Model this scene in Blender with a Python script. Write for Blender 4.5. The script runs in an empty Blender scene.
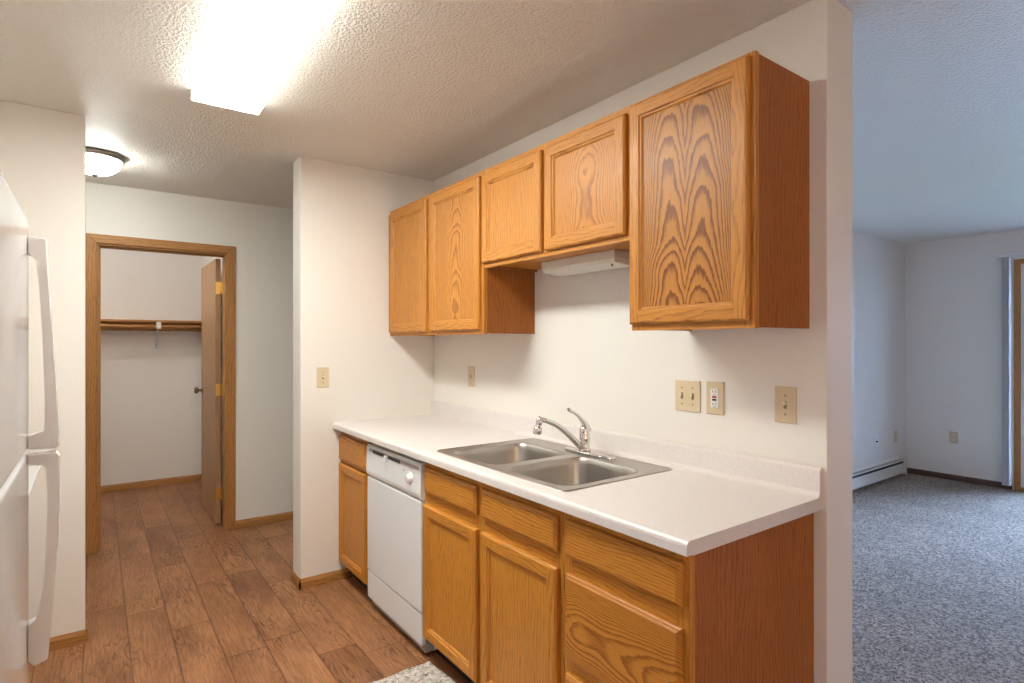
import bpy, bmesh, math, random
from mathutils import Vector, Matrix
random.seed(4)
PI = math.pi
S = bpy.context.scene
COL = S.collection

# ------------------------------------------------------------------ camera
cam_d = bpy.data.cameras.new('camera')
cam = bpy.data.objects.new('camera', cam_d)
COL.objects.link(cam)
cam.location = (0, 0, 1.388)
cam.rotation_euler = (PI / 2, 0, math.radians(53.82))
cam_d.sensor_width = 36.0
cam_d.lens = 569.0 / 1024 * 36
cam_d.shift_y = 1.0 / 1024
cam_d.clip_start = 0.02
S.camera = cam

# ------------------------------------------------------------------ colour management, sky, lights
S.view_settings.view_transform = 'Standard'
S.view_settings.look = 'None'
S.view_settings.gamma = 1
S.view_settings.use_curve_mapping = False
S.view_settings.exposure = 0.80

world = bpy.data.worlds.new('sky')
S.world = world
world.use_nodes = True
wn = world.node_tree.nodes
wn['Background'].inputs['Color'].default_value = (0.38, 0.60, 1.0, 1)
wn['Background'].inputs['Strength'].default_value = 40.0
FIX_STRENGTH = 24.0
DOME_STRENGTH = 26.0
CLOSET_STRENGTH = 42.0
FILL_STRENGTH = 33.0

def portal(name, loc, rot, sx, sy):
    ld = bpy.data.lights.new(name, 'AREA')
    ld.shape = 'RECTANGLE'; ld.size = sx; ld.size_y = sy
    ld.cycles.is_portal = True
    o = bpy.data.objects.new(name, ld); COL.objects.link(o)
    o.location = loc; o.rotation_euler = rot
    return o
portal('patio_door_daylight', (-0.76, 7.11, 1.08), (-PI / 2, 0, 0), 1.6, 2.2)

# ------------------------------------------------------------------ node helper
class NT:
    def __init__(self, name):
        self.m = bpy.data.materials.new(name); self.m.use_nodes = True
        self.t = self.m.node_tree; self.b = self.t.nodes['Principled BSDF']
    def n(self, typ, **kw):
        nd = self.t.nodes.new(typ)
        for k, v in kw.items(): setattr(nd, k, v)
        return nd
    def put(self, sock, v):
        if isinstance(v, bpy.types.NodeSocket): self.t.links.new(v, sock)
        elif isinstance(v, (tuple, list)) and len(v) == 3 and sock.type == 'RGBA': sock.default_value = (*v, 1)
        else: sock.default_value = v
    def math(self, op, a, b=0.0, c=None):
        nd = self.n('ShaderNodeMath', operation=op)
        self.put(nd.inputs[0], a); self.put(nd.inputs[1], b)
        if c is not None: self.put(nd.inputs[2], c)
        return nd.outputs[0]
    def coord(self, which='Object'):
        return self.n('ShaderNodeTexCoord').outputs[which]
    def sep(self, v):
        nd = self.n('ShaderNodeSeparateXYZ'); self.put(nd.inputs[0], v); return nd.outputs
    def comb(self, x, y, z):
        nd = self.n('ShaderNodeCombineXYZ')
        for i, v in enumerate((x, y, z)): self.put(nd.inputs[i], v)
        return nd.outputs[0]
    def noise(self, vec, scale=1, detail=2, rough=0.5, out='Fac'):
        nd = self.n('ShaderNodeTexNoise'); self.put(nd.inputs['Vector'], vec)
        nd.inputs['Scale'].default_value = scale; nd.inputs['Detail'].default_value = detail
        nd.inputs['Roughness'].default_value = rough
        return nd.outputs[out]
    def ramp(self, fac, stops, interp='LINEAR'):
        nd = self.n('ShaderNodeValToRGB'); self.put(nd.inputs[0], fac); cr = nd.color_ramp
        cr.interpolation = interp
        while len(cr.elements) < len(stops): cr.elements.new(0.5)
        for e, (p, c) in zip(cr.elements, stops):
            e.position = p
            e.color = (c, c, c, 1) if isinstance(c, (int, float)) else (*c, 1)
        return nd.outputs[0]
    def mix(self, fac, a, b, mode='MIX'):
        nd = self.n('ShaderNodeMix', data_type='RGBA', blend_type=mode)
        self.put(nd.inputs[0], fac); self.put(nd.inputs[6], a); self.put(nd.inputs[7], b)
        return nd.outputs[2]
    def bump(self, h, strength, dist=0.01):
        nd = self.n('ShaderNodeBump'); nd.inputs['Strength'].default_value = strength
        nd.inputs['Distance'].default_value = dist
        self.put(nd.inputs['Height'], h); self.put(self.b.inputs['Normal'], nd.outputs[0])
    def set(self, **kw):
        for k, v in kw.items(): self.put(self.b.inputs[k.replace('_', ' ')], v)
        return self.m

def plain(name, col, rough=0.5, metal=0.0, noise_amt=0.04, nscale=20, bump=0.0, spec=0.5, coat=0.0):
    t = NT(name)
    nz = t.noise(t.coord(), nscale, 3)
    c = t.mix(nz, tuple(x * (1 - noise_amt) for x in col), tuple(min(1, x * (1 + noise_amt)) for x in col))
    t.set(Base_Color=c, Roughness=rough, Metallic=metal)
    t.b.inputs['Specular IOR Level'].default_value = spec
    t.b.inputs['Coat Weight'].default_value = coat
    if bump: t.bump(nz, bump, 0.004)
    return t.m

# oak: grain runs along axis `along`; `across` lists the axes measured across it
def oak(name, along='z', mode='straight', light=(0.62, 0.30, 0.105), dark=(0.29, 0.105, 0.026), rough=0.36,
        k1=16.0, k2=900.0, half=0.068, flip=1.0, lineamt=0.75, fine=1.0, freq=1.0):
    t = NT(name)
    x, y, z = t.sep(t.coord())
    rnd = t.n('ShaderNodeObjectInfo').outputs['Random']
    off = t.math('MULTIPLY', rnd, 37.0)
    if along == 'z': w, u = z, t.math('ADD', x, y)
    elif along == 'x': w, u = x, t.math('ADD', z, y)
    else: w, u = y, t.math('ADD', x, z)
    # slow wander
    wan = t.noise(t.comb(t.math('MULTIPLY', u, 7.0), t.math('MULTIPLY', w, 2.2), off), 1.0, 2)
    wan2 = t.noise(t.comb(t.math('MULTIPLY', u, 120.0), t.math('MULTIPLY', w, 22.0), off), 1.0, 3, 0.6)
    if mode == 'straight':
        v = t.math('ADD', t.math('MULTIPLY', u, 62.0 * freq), t.math('MULTIPLY', wan, 7.0))
    else:
        if mode == 'double':
            uu = t.math('SUBTRACT', t.math('ABSOLUTE', u), half)
        else:
            uu = t.math('SUBTRACT', u, half)
        u2 = t.math('MULTIPLY', t.math('POWER', t.math('ABSOLUTE', uu), 2.3), k2)
        v = t.math('ADD', t.math('MULTIPLY', w, k1 * flip), u2)
        v = t.math('ADD', v, t.math('MULTIPLY', wan, 3.4))
        wob = t.noise(t.comb(t.math('MULTIPLY', u, 2.0), t.math('MULTIPLY', w, 5.0), t.math('ADD', off, 5.0)), 1.0, 1)
        v = t.math('ADD', v, t.math('MULTIPLY', wob, 5.0))
    v = t.math('ADD', v, t.math('MULTIPLY', wan2, 0.55 if mode != 'straight' else 0.8))
    fr = t.math('FRACT', v)
    line = t.ramp(fr, [(0.0, 0.0), (0.45, 0.10), (0.74, 0.75), (0.86, 1.0), (0.97, 0.02)])
    # open pores, drawn out along the grain
    pore = t.noise(t.comb(t.math('MULTIPLY', u, 520.0), t.math('MULTIPLY', w, 16.0), off), 1.0, 2, 0.6)
    pore = t.ramp(pore, [(0.38, 1.0), (0.56, 0.0)])
    broad = t.noise(t.comb(t.math('MULTIPLY', u, 12.0), t.math('MULTIPLY', w, 1.6), off), 1.0, 3)
    broad = t.ramp(broad, [(0.3, 0.0), (0.7, 1.0)])
    la = lineamt if mode != 'straight' else lineamt * 0.42
    f = t.math('MULTIPLY', line, la)
    f = t.math('ADD', f, t.math('MULTIPLY', t.math('MULTIPLY', pore, t.math('ADD', line, 0.45)), 0.42 * fine))
    f = t.math('MINIMUM', t.math('ADD', f, t.math('MULTIPLY', broad, 0.16)), 1.0)
    c = t.mix(f, light, dark)
    t.set(Base_Color=c, Roughness=t.math('ADD', rough, t.math('MULTIPLY', pore, 0.12)))
    t.b.inputs['Specular IOR Level'].default_value = 0.34
    t.bump(f, 0.10, 0.001)
    t.m.node_tree.nodes['Bump'].invert = True
    return t.m

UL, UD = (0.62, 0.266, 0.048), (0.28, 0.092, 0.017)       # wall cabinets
BL, BD = (0.62, 0.262, 0.038), (0.28, 0.088, 0.009)        # base cabinets, a more amber finish
M = {}
M['oak_v'] = oak('oak_stile', 'z', light=UL, dark=UD)
M['oak_h'] = oak('oak_rail', 'x', light=UL, dark=UD)
M['oak_panel_v'] = oak('oak_panel_quiet', 'z', 'straight', light=UL, dark=UD, lineamt=0.7)
M['oak_cath1'] = oak('oak_panel_single_arch', 'z', 'single', light=UL, dark=UD, half=0.02, k1=11, k2=900, lineamt=0.6)
M['oak_cath2'] = oak('oak_panel_double_arch', 'z', 'double', light=(0.58, 0.245, 0.045), dark=(0.19, 0.06, 0.012), half=0.058, k1=13, k2=1350, lineamt=1.0)
M['oak_side_shaded'] = oak('oak_side_panel_shaded', 'z', 'straight', light=(0.42, 0.145, 0.026), dark=(0.20, 0.056, 0.008), rough=0.5)  # darker oak: weak light on the cabinet sides is put into the colour
M['boak_v'] = oak('base_oak_stile', 'z', light=BL, dark=BD)
M['boak_h'] = oak('base_oak_rail', 'x', light=BL, dark=BD)
M['boak_panel'] = oak('base_oak_panel', 'z', 'straight', light=BL, dark=BD, lineamt=0.65)
M['boak_front'] = oak('base_oak_drawer_front', 'x', 'straight', light=BL, dark=BD, lineamt=1.0, freq=1.6)
M['boak_cath'] = oak('base_oak_drawer_arch', 'x', 'single', light=BL, dark=BD, half=-0.03, k1=11, k2=1300, flip=-1.0, lineamt=0.8)
M['oak_trim_v'] = oak('oak_casing_upright', 'z', light=(0.47, 0.225, 0.07), dark=(0.22, 0.088, 0.022), rough=0.42)
M['oak_trim_y'] = oak('oak_casing_level', 'y', light=(0.47, 0.225, 0.07), dark=(0.22, 0.088, 0.022), rough=0.42)
M['oak_trim_x'] = oak('oak_baseboard', 'x', light=(0.42, 0.20, 0.06), dark=(0.20, 0.08, 0.02), rough=0.45)
M['brown_trim'] = plain('dark_brown_vinyl_trim', (0.10, 0.052, 0.028), 0.5)
M['door'] = oak('oak_veneer_door', 'z', 'straight', light=(0.43, 0.25, 0.125), dark=(0.25, 0.13, 0.055), rough=0.4, freq=0.45)
M['grey_enamel'] = plain('light_grey_enamel', (0.52, 0.51, 0.50), 0.5, noise_amt=0.01)
M['toekick'] = plain('black_toe_kick', (0.018, 0.013, 0.010), 0.6)
M['white_plastic'] = plain('white_appliance_enamel', (0.76, 0.77, 0.79), 0.32, noise_amt=0.01)
M['fridge'] = plain('white_fridge_enamel', (0.74, 0.75, 0.77), 0.14, noise_amt=0.01, nscale=200, bump=0.05, coat=0.4)
M['handle_white'] = plain('white_handle_plastic', (0.80, 0.78, 0.77), 0.25, noise_amt=0.01)
M['gasket'] = plain('grey_gasket', (0.35, 0.33, 0.32), 0.7)
M['black'] = plain('black_plastic', (0.012, 0.012, 0.012), 0.4)
M['grey_plastic'] = plain('grey_plastic', (0.40, 0.38, 0.36), 0.4)
M['red'] = plain('red_button', (0.45, 0.02, 0.015), 0.4)
M['ivory'] = plain('ivory_plate', (0.66, 0.54, 0.36), 0.38, noise_amt=0.02)
M['ivory_light'] = plain('light_ivory_device', (0.78, 0.68, 0.50), 0.35, noise_amt=0.02)
M['slot'] = plain('dark_slot', (0.26, 0.18, 0.09), 0.6)
M['brass'] = plain('polished_brass', (0.78, 0.53, 0.16), 0.28, metal=1.0)
M['bronze'] = plain('antique_bronze', (0.30, 0.21, 0.12), 0.28, metal=1.0)
M['chrome'] = plain('chrome', (0.72, 0.71, 0.70), 0.09, metal=1.0, noise_amt=0.01)
M['nickel'] = plain('brushed_nickel', (0.33, 0.31, 0.28), 0.35, metal=1.0)
M['white_paint'] = plain('white_metal_paint', (0.80, 0.80, 0.79), 0.45, noise_amt=0.01)
M['cream_metal'] = plain('cream_painted_metal', (0.74, 0.70, 0.62), 0.4, noise_amt=0.02)
M['blind'] = plain('white_vinyl_blind', (0.85, 0.86, 0.88), 0.45, noise_amt=0.02)
M['ground'] = plain('low_bounce_ground', (0.045, 0.055, 0.03), 0.9)  # ground outside, darkened to cut light bounced onto the living room ceiling

def steel():
    t = NT('brushed_stainless_steel')
    x, y, z = t.sep(t.coord())
    nz = t.noise(t.comb(t.math('MULTIPLY', x, 6.0), t.math('MULTIPLY', y, 400.0), t.math('MULTIPLY', z, 400.0)), 1, 3, 0.6)
    t.set(Base_Color=t.mix(nz, (0.42, 0.40, 0.375), (0.56, 0.535, 0.505)), Metallic=1.0,
          Roughness=t.math('ADD', 0.25, t.math('MULTIPLY', nz, 0.16)))
    t.bump(nz, 0.05, 0.0006)
    return t.m
M['steel'] = steel()

def wallmat(name, col, amt=0.16):
    t = NT(name)
    c = t.coord()
    nz = t.noise(c, 95, 3, 0.6)
    big = t.noise(c, 1.3, 2)
    t.set(Base_Color=t.mix(big, tuple(x * 0.975 for x in col), col), Roughness=0.62)
    t.b.inputs['Specular IOR Level'].default_value = 0.25
    t.bump(nz, amt, 0.0035)
    return t.m
M['wall'] = wallmat('off_white_orange_peel_paint', (0.81, 0.775, 0.725))
M['wall_living'] = M['wall']

def ceilmat():
    t = NT('spray_textured_ceiling')
    c = t.coord()
    a = t.noise(c, 88, 3, 0.62)
    vo = t.n('ShaderNodeTexVoronoi'); t.put(vo.inputs['Vector'], c); vo.inputs['Scale'].default_value = 105
    h = t.math('ADD', t.ramp(a, [(0.38, 0.0), (0.64, 1.0)]), t.math('MULTIPLY', vo.outputs['Distance'], -0.5))
    t.set(Base_Color=(0.93, 0.885, 0.82), Roughness=0.5)
    t.b.inputs['Specular IOR Level'].default_value = 0.4
    t.bump(h, 0.75, 0.0065)
    return t.m
M['ceiling'] = ceilmat()

def floormat():
    t = NT('wood_plank_vinyl')
    x, y, z = t.sep(t.coord())
    W, L = 0.1686, 0.93
    ry = t.math('DIVIDE', t.math('ADD', y, 0.0446), W)
    row = t.math('FLOOR', ry)
    wn1 = t.n('ShaderNodeTexWhiteNoise', noise_dimensions='1D'); t.put(wn1.inputs['W'], row)
    px = t.math('ADD', t.math('DIVIDE', x, L), t.math('MULTIPLY', wn1.outputs['Value'], 5.0))
    pl = t.math('FLOOR', px)
    wn2 = t.n('ShaderNodeTexWhiteNoise', noise_dimensions='2D'); t.put(wn2.inputs['Vector'], t.comb(row, pl, 0))
    rnd = wn2.outputs['Value']
    off = t.math('MULTIPLY', rnd, 40.0)
    fy = t.math('FRACT', ry); fx = t.math('FRACT', px)
    ey = t.math('MINIMUM', fy, t.math('SUBTRACT', 1.0, fy))
    ex = t.math('MINIMUM', fx, t.math('SUBTRACT', 1.0, fx))
    seam = t.math('MINIMUM', t.math('MULTIPLY', ey, W), t.math('MULTIPLY', ex, L))
    seamf = t.ramp(t.math('MULTIPLY', seam, 100.0), [(0.0, 1.0), (0.22, 0.45), (0.5, 0.0)])
    # swirling figure stretched along the plank
    nv = t.comb(t.math('MULTIPLY', x, 2.1), t.math('MULTIPLY', y, 9.0), off)
    swirl = t.noise(nv, 1.0, 2.5, 0.5)
    bands = t.math('FRACT', t.math('MULTIPLY', swirl, 15.0))
    bands = t.ramp(bands, [(0.0, 0.0), (0.55, 0.25), (0.85, 1.0), (1.0, 0.0)])
    figmask = t.ramp(t.noise(t.comb(t.math('MULTIPLY', x, 1.6), t.math('MULTIPLY', y, 4.0), t.math('ADD', off, 9.0)), 1, 2), [(0.42, 0.12), (0.62, 1.0)])
    fine = t.noise(t.comb(t.math('MULTIPLY', x, 9.0), t.math('MULTIPLY', y, 170.0), off), 1.0, 3, 0.6)
    blot = t.noise(t.comb(t.math('MULTIPLY', x, 2.4), t.math('MULTIPLY', y, 6.0), t.math('ADD', off, 3.0)), 1.0, 3, 0.55)
    base = t.mix(rnd, (0.40, 0.180, 0.078), (0.22, 0.092, 0.040))
    base = t.mix(t.ramp(blot, [(0.35, 0.0), (0.68, 0.8)]), base, (0.50, 0.240, 0.11))
    f = t.math('ADD', t.math('MULTIPLY', t.math('MULTIPLY', bands, figmask), 0.6),
               t.math('MULTIPLY', t.ramp(fine, [(0.4, 1.0), (0.62, 0.0)]), 0.42))
    col = t.mix(t.math('MINIMUM', f, 1.0), base, (0.115, 0.042, 0.020))
    col = t.mix(t.math('MULTIPLY', seamf, 0.75), col, (0.07, 0.028, 0.014))
    t.set(Base_Color=col, Roughness=t.math('ADD', 0.36, t.math('MULTIPLY', fine, 0.12)))
    t.b.inputs['Specular IOR Level'].default_value = 0.3
    t.bump(t.math('SUBTRACT', 1.0, t.math('ADD', t.math('MULTIPLY', f, 0.3), seamf)), 0.12, 0.002)
    return t.m
M['floor'] = floormat()

def carpetmat():
    t = NT('speckled_carpet_pile')
    c = t.coord()
    a = t.noise(c, 85, 4, 0.8)
    b = t.noise(c, 38, 2, 0.6)
    big = t.noise(c, 3.0, 3)
    col = t.mix(t.ramp(a, [(0.44, 0.0), (0.56, 1.0)]), (0.060, 0.036, 0.024), (0.72, 0.55, 0.43))
    col = t.mix(t.math('MULTIPLY', b, 0.35), col, (0.24, 0.18, 0.14))
    col = t.mix(t.ramp(big, [(0.3, 0.0), (0.7, 0.35)]), col, (0.17, 0.135, 0.11))
    t.set(Base_Color=col, Roughness=1.0)
    t.b.inputs['Specular IOR Level'].default_value = 0.05
    t.b.inputs['Sheen Weight'].default_value = 0.2
    t.bump(t.math('ADD', a, t.math('MULTIPLY', b, 0.8)), 0.9, 0.02)
    return t.m
M['carpet'] = carpetmat()

def lammat():
    t = NT('pale_speckled_laminate')
    c = t.coord()
    a = t.noise(c, 160, 3, 0.6); b = t.noise(c, 14, 3, 0.6)
    col = t.mix(t.ramp(a, [(0.4, 0.0), (0.6, 1.0)]), (0.715, 0.665, 0.64), (0.77, 0.73, 0.71))
    col = t.mix(t.math('MULTIPLY', b, 0.3), col, (0.72, 0.67, 0.65))
    t.set(Base_Color=col, Roughness=0.34)
    t.b.inputs['Specular IOR Level'].default_value = 0.4
    return t.m
M['laminate'] = lammat()

def rugmat():
    t = NT('woven_grey_cotton')
    x, y, z = t.sep(t.coord())
    a = t.noise(t.comb(t.math('MULTIPLY', x, 150.0), t.math('MULTIPLY', y, 38.0), 0.0), 1, 3, 0.7)
    b = t.noise(t.coord(), 40, 3, 0.7)
    col = t.mix(t.ramp(t.math('MULTIPLY', t.math('ADD', a, b), 0.5), [(0.38, 0.0), (0.54, 1.0)]), (0.17, 0.14, 0.12), (0.66, 0.61, 0.56))
    t.set(Base_Color=col, Roughness=0.95)
    t.bump(a, 0.6, 0.004)
    return t.m
M['rug'] = rugmat()

def emis(name, col, strength, base=(0.9, 0.9, 0.9)):
    t = NT(name)
    t.set(Base_Color=base, Roughness=0.35)
    t.b.inputs['Emission Color'].default_value = (*col, 1)
    t.b.inputs['Emission Strength'].default_value = strength
    return t.m
M['diffuser'] = emis('lit_acrylic_diffuser', (0.98, 1.0, 0.93), FIX_STRENGTH)
M['diffuser_side'] = emis('dim_diffuser_side', (0.98, 1.0, 0.93), 2.9)
M['bulb'] = emis('lit_closet_globe', (1.0, 0.98, 0.97), CLOSET_STRENGTH)
M['fill_glow'] = emis('warm_fill_glow', (1.0, 0.58, 0.24), FILL_STRENGTH)  # glow of the added fill pendant, warms the faces turned its way
M['dome_glass'] = emis('lit_opal_glass', (0.96, 1.0, 0.95), DOME_STRENGTH)
M['lens'] = plain('unlit_ribbed_lens', (0.80, 0.78, 0.72), 0.3, noise_amt=0.02)

def glassmat():
    t = NT('clear_pane')
    t.t.nodes.remove(t.b)
    tr = t.n('ShaderNodeBsdfTransparent'); gl = t.n('ShaderNodeBsdfGlossy'); gl.inputs['Roughness'].default_value = 0.02
    fr = t.n('ShaderNodeFresnel'); mx = t.n('ShaderNodeMixShader')
    t.t.links.new(fr.outputs[0], mx.inputs[0]); t.t.links.new(tr.outputs[0], mx.inputs[1]); t.t.links.new(gl.outputs[0], mx.inputs[2])
    t.t.links.new(mx.outputs[0], t.t.nodes['Material Output'].inputs[0])
    return t.m
M['glass'] = glassmat()

# ------------------------------------------------------------------ mesh helpers (all coordinates are world coordinates)
def box(bm, x0, x1, y0, y1, z0, z1, bev=0.0, seg=2, mi=0):
    n0 = set(bm.verts)
    vs = [bm.verts.new((x, y, z)) for x in (x0, x1) for y in (y0, y1) for z in (z0, z1)]
    fs = [bm.faces.new([vs[i] for i in q]) for q in ((0, 1, 3, 2), (4, 6, 7, 5), (0, 4, 5, 1), (2, 3, 7, 6), (0, 2, 6, 4), (1, 5, 7, 3))]
    for f in fs: f.material_index = mi
    if bev:
        es = list({e for f in fs for e in f.edges})
        bmesh.ops.bevel(bm, geom=es, offset=bev, segments=seg, profile=0.5, affect='EDGES')
    return bm

def B(*a, **k):
    bm = bmesh.new(); box(bm, *a, **k); return bm

def tube(bm, pts, rads, seg=16, cap=True):
    pts = [Vector(p) for p in pts]
    if not isinstance(rads, (list, tuple)): rads = [rads] * len(pts)
    rings = []
    up = None
    for i, p in enumerate(pts):
        d = (pts[min(i + 1, len(pts) - 1)] - pts[max(i - 1, 0)]).normalized()
        if up is None: up = Vector((1, 0, 0)) if abs(d.x) < 0.9 else Vector((0, 0, 1))
        a = d.cross(up).normalized(); b = d.cross(a).normalized()
        rings.append([bm.verts.new(p + (a * math.cos(2 * PI * k / seg) + b * math.sin(2 * PI * k / seg)) * rads[i]) for k in range(seg)])
    for r0, r1 in zip(rings, rings[1:]):
        for k in range(seg):
            f = bm.faces.new([r0[k], r0[(k + 1) % seg], r1[(k + 1) % seg], r1[k]]); f.smooth = True
    if cap:
        bm.faces.new(rings[0][::-1]); bm.faces.new(rings[-1])
    return bm

def lathe(bm, prof, c, axis='z', seg=40, sign=1):
    # prof: (radius, height) list
    rings = []
    for r, h in prof:
        ring = []
        for k in range(seg):
            a = 2 * PI * k / seg
            p = (r * math.cos(a), r * math.sin(a), h * sign)
            if axis == 'y': p = (p[0], p[2], p[1])
            if axis == 'x': p = (p[2], p[0], p[1])
            ring.append(bm.verts.new((c[0] + p[0], c[1] + p[1], c[2] + p[2])))
        rings.append(ring)
    for r0, r1 in zip(rings, rings[1:]):
        for k in range(seg):
            f = bm.faces.new([r0[k], r0[(k + 1) % seg], r1[(k + 1) % seg], r1[k]]); f.smooth = True
    bm.faces.new(rings[0]); bm.faces.new(rings[-1])
    return bm

def prism(bm, poly, axis, a0, a1, bev=0.0, seg=2):
    # poly in the plane across `axis`: x -> (y,z), y -> (x,z), z -> (x,y)
    def P(u, v, w):
        return {'x': (w, u, v), 'y': (u, w, v), 'z': (u, v, w)}[axis]
    lo = [bm.verts.new(P(u, v, a0)) for u, v in poly]; hi = [bm.verts.new(P(u, v, a1)) for u, v in poly]
    fs = [bm.faces.new(lo[::-1]), bm.faces.new(hi)]
    n = len(poly)
    for i in range(n): fs.append(bm.faces.new([lo[i], lo[(i + 1) % n], hi[(i + 1) % n], hi[i]]))
    if bev:
        es = list({e for f in fs for e in f.edges})
        bmesh.ops.bevel(bm, geom=es, offset=bev, segments=seg, profile=0.5, affect='EDGES')
    return bm

def wpos(o):
    p = Vector((0, 0, 0))
    while o is not None:
        p += Vector(o.location); o = o.parent
    return p

def part(name, bm, mats, parent=None, smooth=False, label=None, origin=None):
    bmesh.ops.recalc_face_normals(bm, faces=bm.faces)
    me = bpy.data.meshes.new(name)
    if origin is None:
        xs = [v.co for v in bm.verts]
        lo = Vector([min(v[i] for v in xs) for i in range(3)]); hi = Vector([max(v[i] for v in xs) for i in range(3)])
        origin = (lo + hi) / 2
    origin = Vector(origin)
    bmesh.ops.translate(bm, verts=bm.verts, vec=-origin)
    bm.to_mesh(me); bm.free()
    if not isinstance(mats, (list, tuple)): mats = [mats]
    for m in mats: me.materials.append(M[m] if isinstance(m, str) else m)
    o = bpy.data.objects.new(name, me); COL.objects.link(o)
    if parent is not None:
        o.parent = parent; o.location = origin - wpos(parent)
    else: o.location = origin
    if smooth:
        for p in me.polygons: p.use_smooth = True
    if label: o['label'] = label
    return o

def thing(name, label, cat, loc, group=None):
    o = bpy.data.objects.new(name, None); COL.objects.link(o)
    o.location = loc; o.empty_display_size = 0.1
    o['label'] = label; o['category'] = cat
    if group: o['group'] = group
    return o

def struct(name, bm, mats, parent=None):
    o = part(name, bm, mats, parent, origin=(0, 0, 0) if parent is None else None)
    if parent is None: o['kind'] = 'structure'
    return o

# ------------------------------------------------------------------ setting
H = 2.44
XF, XR = -4.65, 3.3          # far hall wall, right outer wall
YK = 1.775                   # kitchen wall face
YB = 6.95                    # living room back wall
struct('floor', B(-6.7, -0.70, -2.0, 2.6, -0.05, 0.0), 'floor')
bm = bmesh.new()
box(bm, -0.70, 3.4, -2.0, 1.93, -0.05, 0.006); box(bm, -2.5, 3.4, 1.93, 7.1, -0.05, 0.006)
struct('floor', bm, 'carpet')
struct('ceiling', B(-6.8, 3.5, -2.1, 7.1, H, H + 0.1), 'ceiling')
struct('wall_kitchen', B(-3.44, -0.821, YK, YK + 0.169, 0, H, bev=0.004), 'wall')
struct('wall_end', B(-3.44, -3.288, 0.93, YK, 0, H, bev=0.004), 'wall')
struct('wall_left', B(-3.42, -3.30, -0.97, -0.04, 0, H, bev=0.004), 'wall')
struct('wall_behind_fridge', B(-3.42, XR, -0.97, -0.87, 0, H), 'wall')
OY0, OY1, OZ = -0.001, 0.789, 2.050                 # rough opening of the closet door
bm = bmesh.new()
box(bm, XF - 0.12, XF, -2.0, OY0, 0, H); box(bm, XF - 0.12, XF, OY1, 2.5, 0, H); box(bm, XF - 0.12, XF, OY0, OY1, OZ, H)
struct('wall_far', bm, 'wall')
struct('wall_hall_left', B(XF, -3.42, -2.0, -1.9, 0, H), 'wall')
struct('wall_hall_right', B(XF, -3.44, 2.4, 2.5, 0, H), 'wall')
struct('wall_hall_side', B(-3.44, -3.32, YK + 0.169, 2.4, 0, H), 'wall')
struct('wall_hall_front', B(-3.42, -3.30, -2.0, -0.97, 0, H), 'wall')
bm = bmesh.new()
box(bm, -6.62, -6.50, -0.9, 1.0, 0, H); box(bm, -6.50, XF - 0.12, -0.9, -0.8, 0, H); box(bm, -6.50, XF - 0.12, 0.87, 0.97, 0, H)
struct('wall_closet', bm, 'wall')
struct('wall_living_left', B(-2.54, -2.42, YK + 0.169, YB + 0.12, 0, H), 'wall')
DX0, DX1, DZ = -1.530, 0.02, 2.165                 # patio door opening
bm = bmesh.new()
box(bm, -2.42, DX0, YB, YB + 0.15, 0, H); box(bm, DX1, XR, YB, YB + 0.15, 0, H); box(bm, DX0, DX1, YB, YB + 0.15, DZ, H)
struct('wall_back', bm, 'wall')
bm = bmesh.new()
box(bm, XR, XR + 0.12, -0.97, YB + 0.15, 0, H)
struct('wall_right', bm, 'wall')
struct('ground', B(-9, 9, 7.12, 22, -0.4, -0.1), 'ground')

# baseboards
def baseboard(name, p0, p1, nrm, mat, h=0.057, t=0.011):
    x0, y0 = p0; x1, y1 = p1
    bm = bmesh.new()
    if abs(x1 - x0) > abs(y1 - y0):
        s = nrm; prism(bm, [(y0, 0), (y0 + s * t, 0), (y0 + s * t, h * 0.72), (y0 + s * t * 0.45, h), (y0, h)], 'x', x0, x1)
    else:
        s = nrm; prism(bm, [(x0, 0), (x0 + s * t, 0), (x0 + s * t, h * 0.72), (x0 + s * t * 0.45, h), (x0, h)], 'y', y0, y1)
    o = part(name, bm, mat); o['kind'] = 'structure'; return o
baseboard('baseboard_end', (-3.288, 0.919), (-3.288, 1.225), 1, 'oak_trim_y')
baseboard('baseboard_end', (-3.44, 0.93), (-3.277, 0.93), -1, 'oak_trim_x')
baseboard('baseboard_left', (-3.30, -0.87), (-3.30, -0.029), 1, 'oak_trim_y')
baseboard('baseboard_left', (-3.42, -0.04), (-3.29, -0.04), 1, 'oak_trim_x')
baseboard('baseboard_far', (XF, 0.843), (XF, 2.4), 1, 'oak_trim_y')
baseboard('baseboard_far', (XF, -1.9), (XF, -0.052), 1, 'oak_trim_y')
baseboard('baseboard_closet', (-6.50, -0.8), (-6.50, 0.87), 1, 'oak_trim_y', h=0.06)
baseboard('baseboard_closet', (-6.49, 0.87), (-4.77, 0.87), -1, 'oak_trim_x', h=0.06)
baseboard('baseboard_back', (-2.42, YB), (-1.54, YB), -1, 'brown_trim', h=0.062)
baseboard('baseboard_back', (DX1 + 0.01, YB), (XR, YB), -1, 'brown_trim', h=0.062)
baseboard('baseboard_right', (XR, -0.87), (XR, YB), -1, 'brown_trim', h=0.062)
baseboard('baseboard_living', (-2.42, YK + 0.169), (-0.82, YK + 0.169), 1, 'brown_trim', h=0.062)

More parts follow.
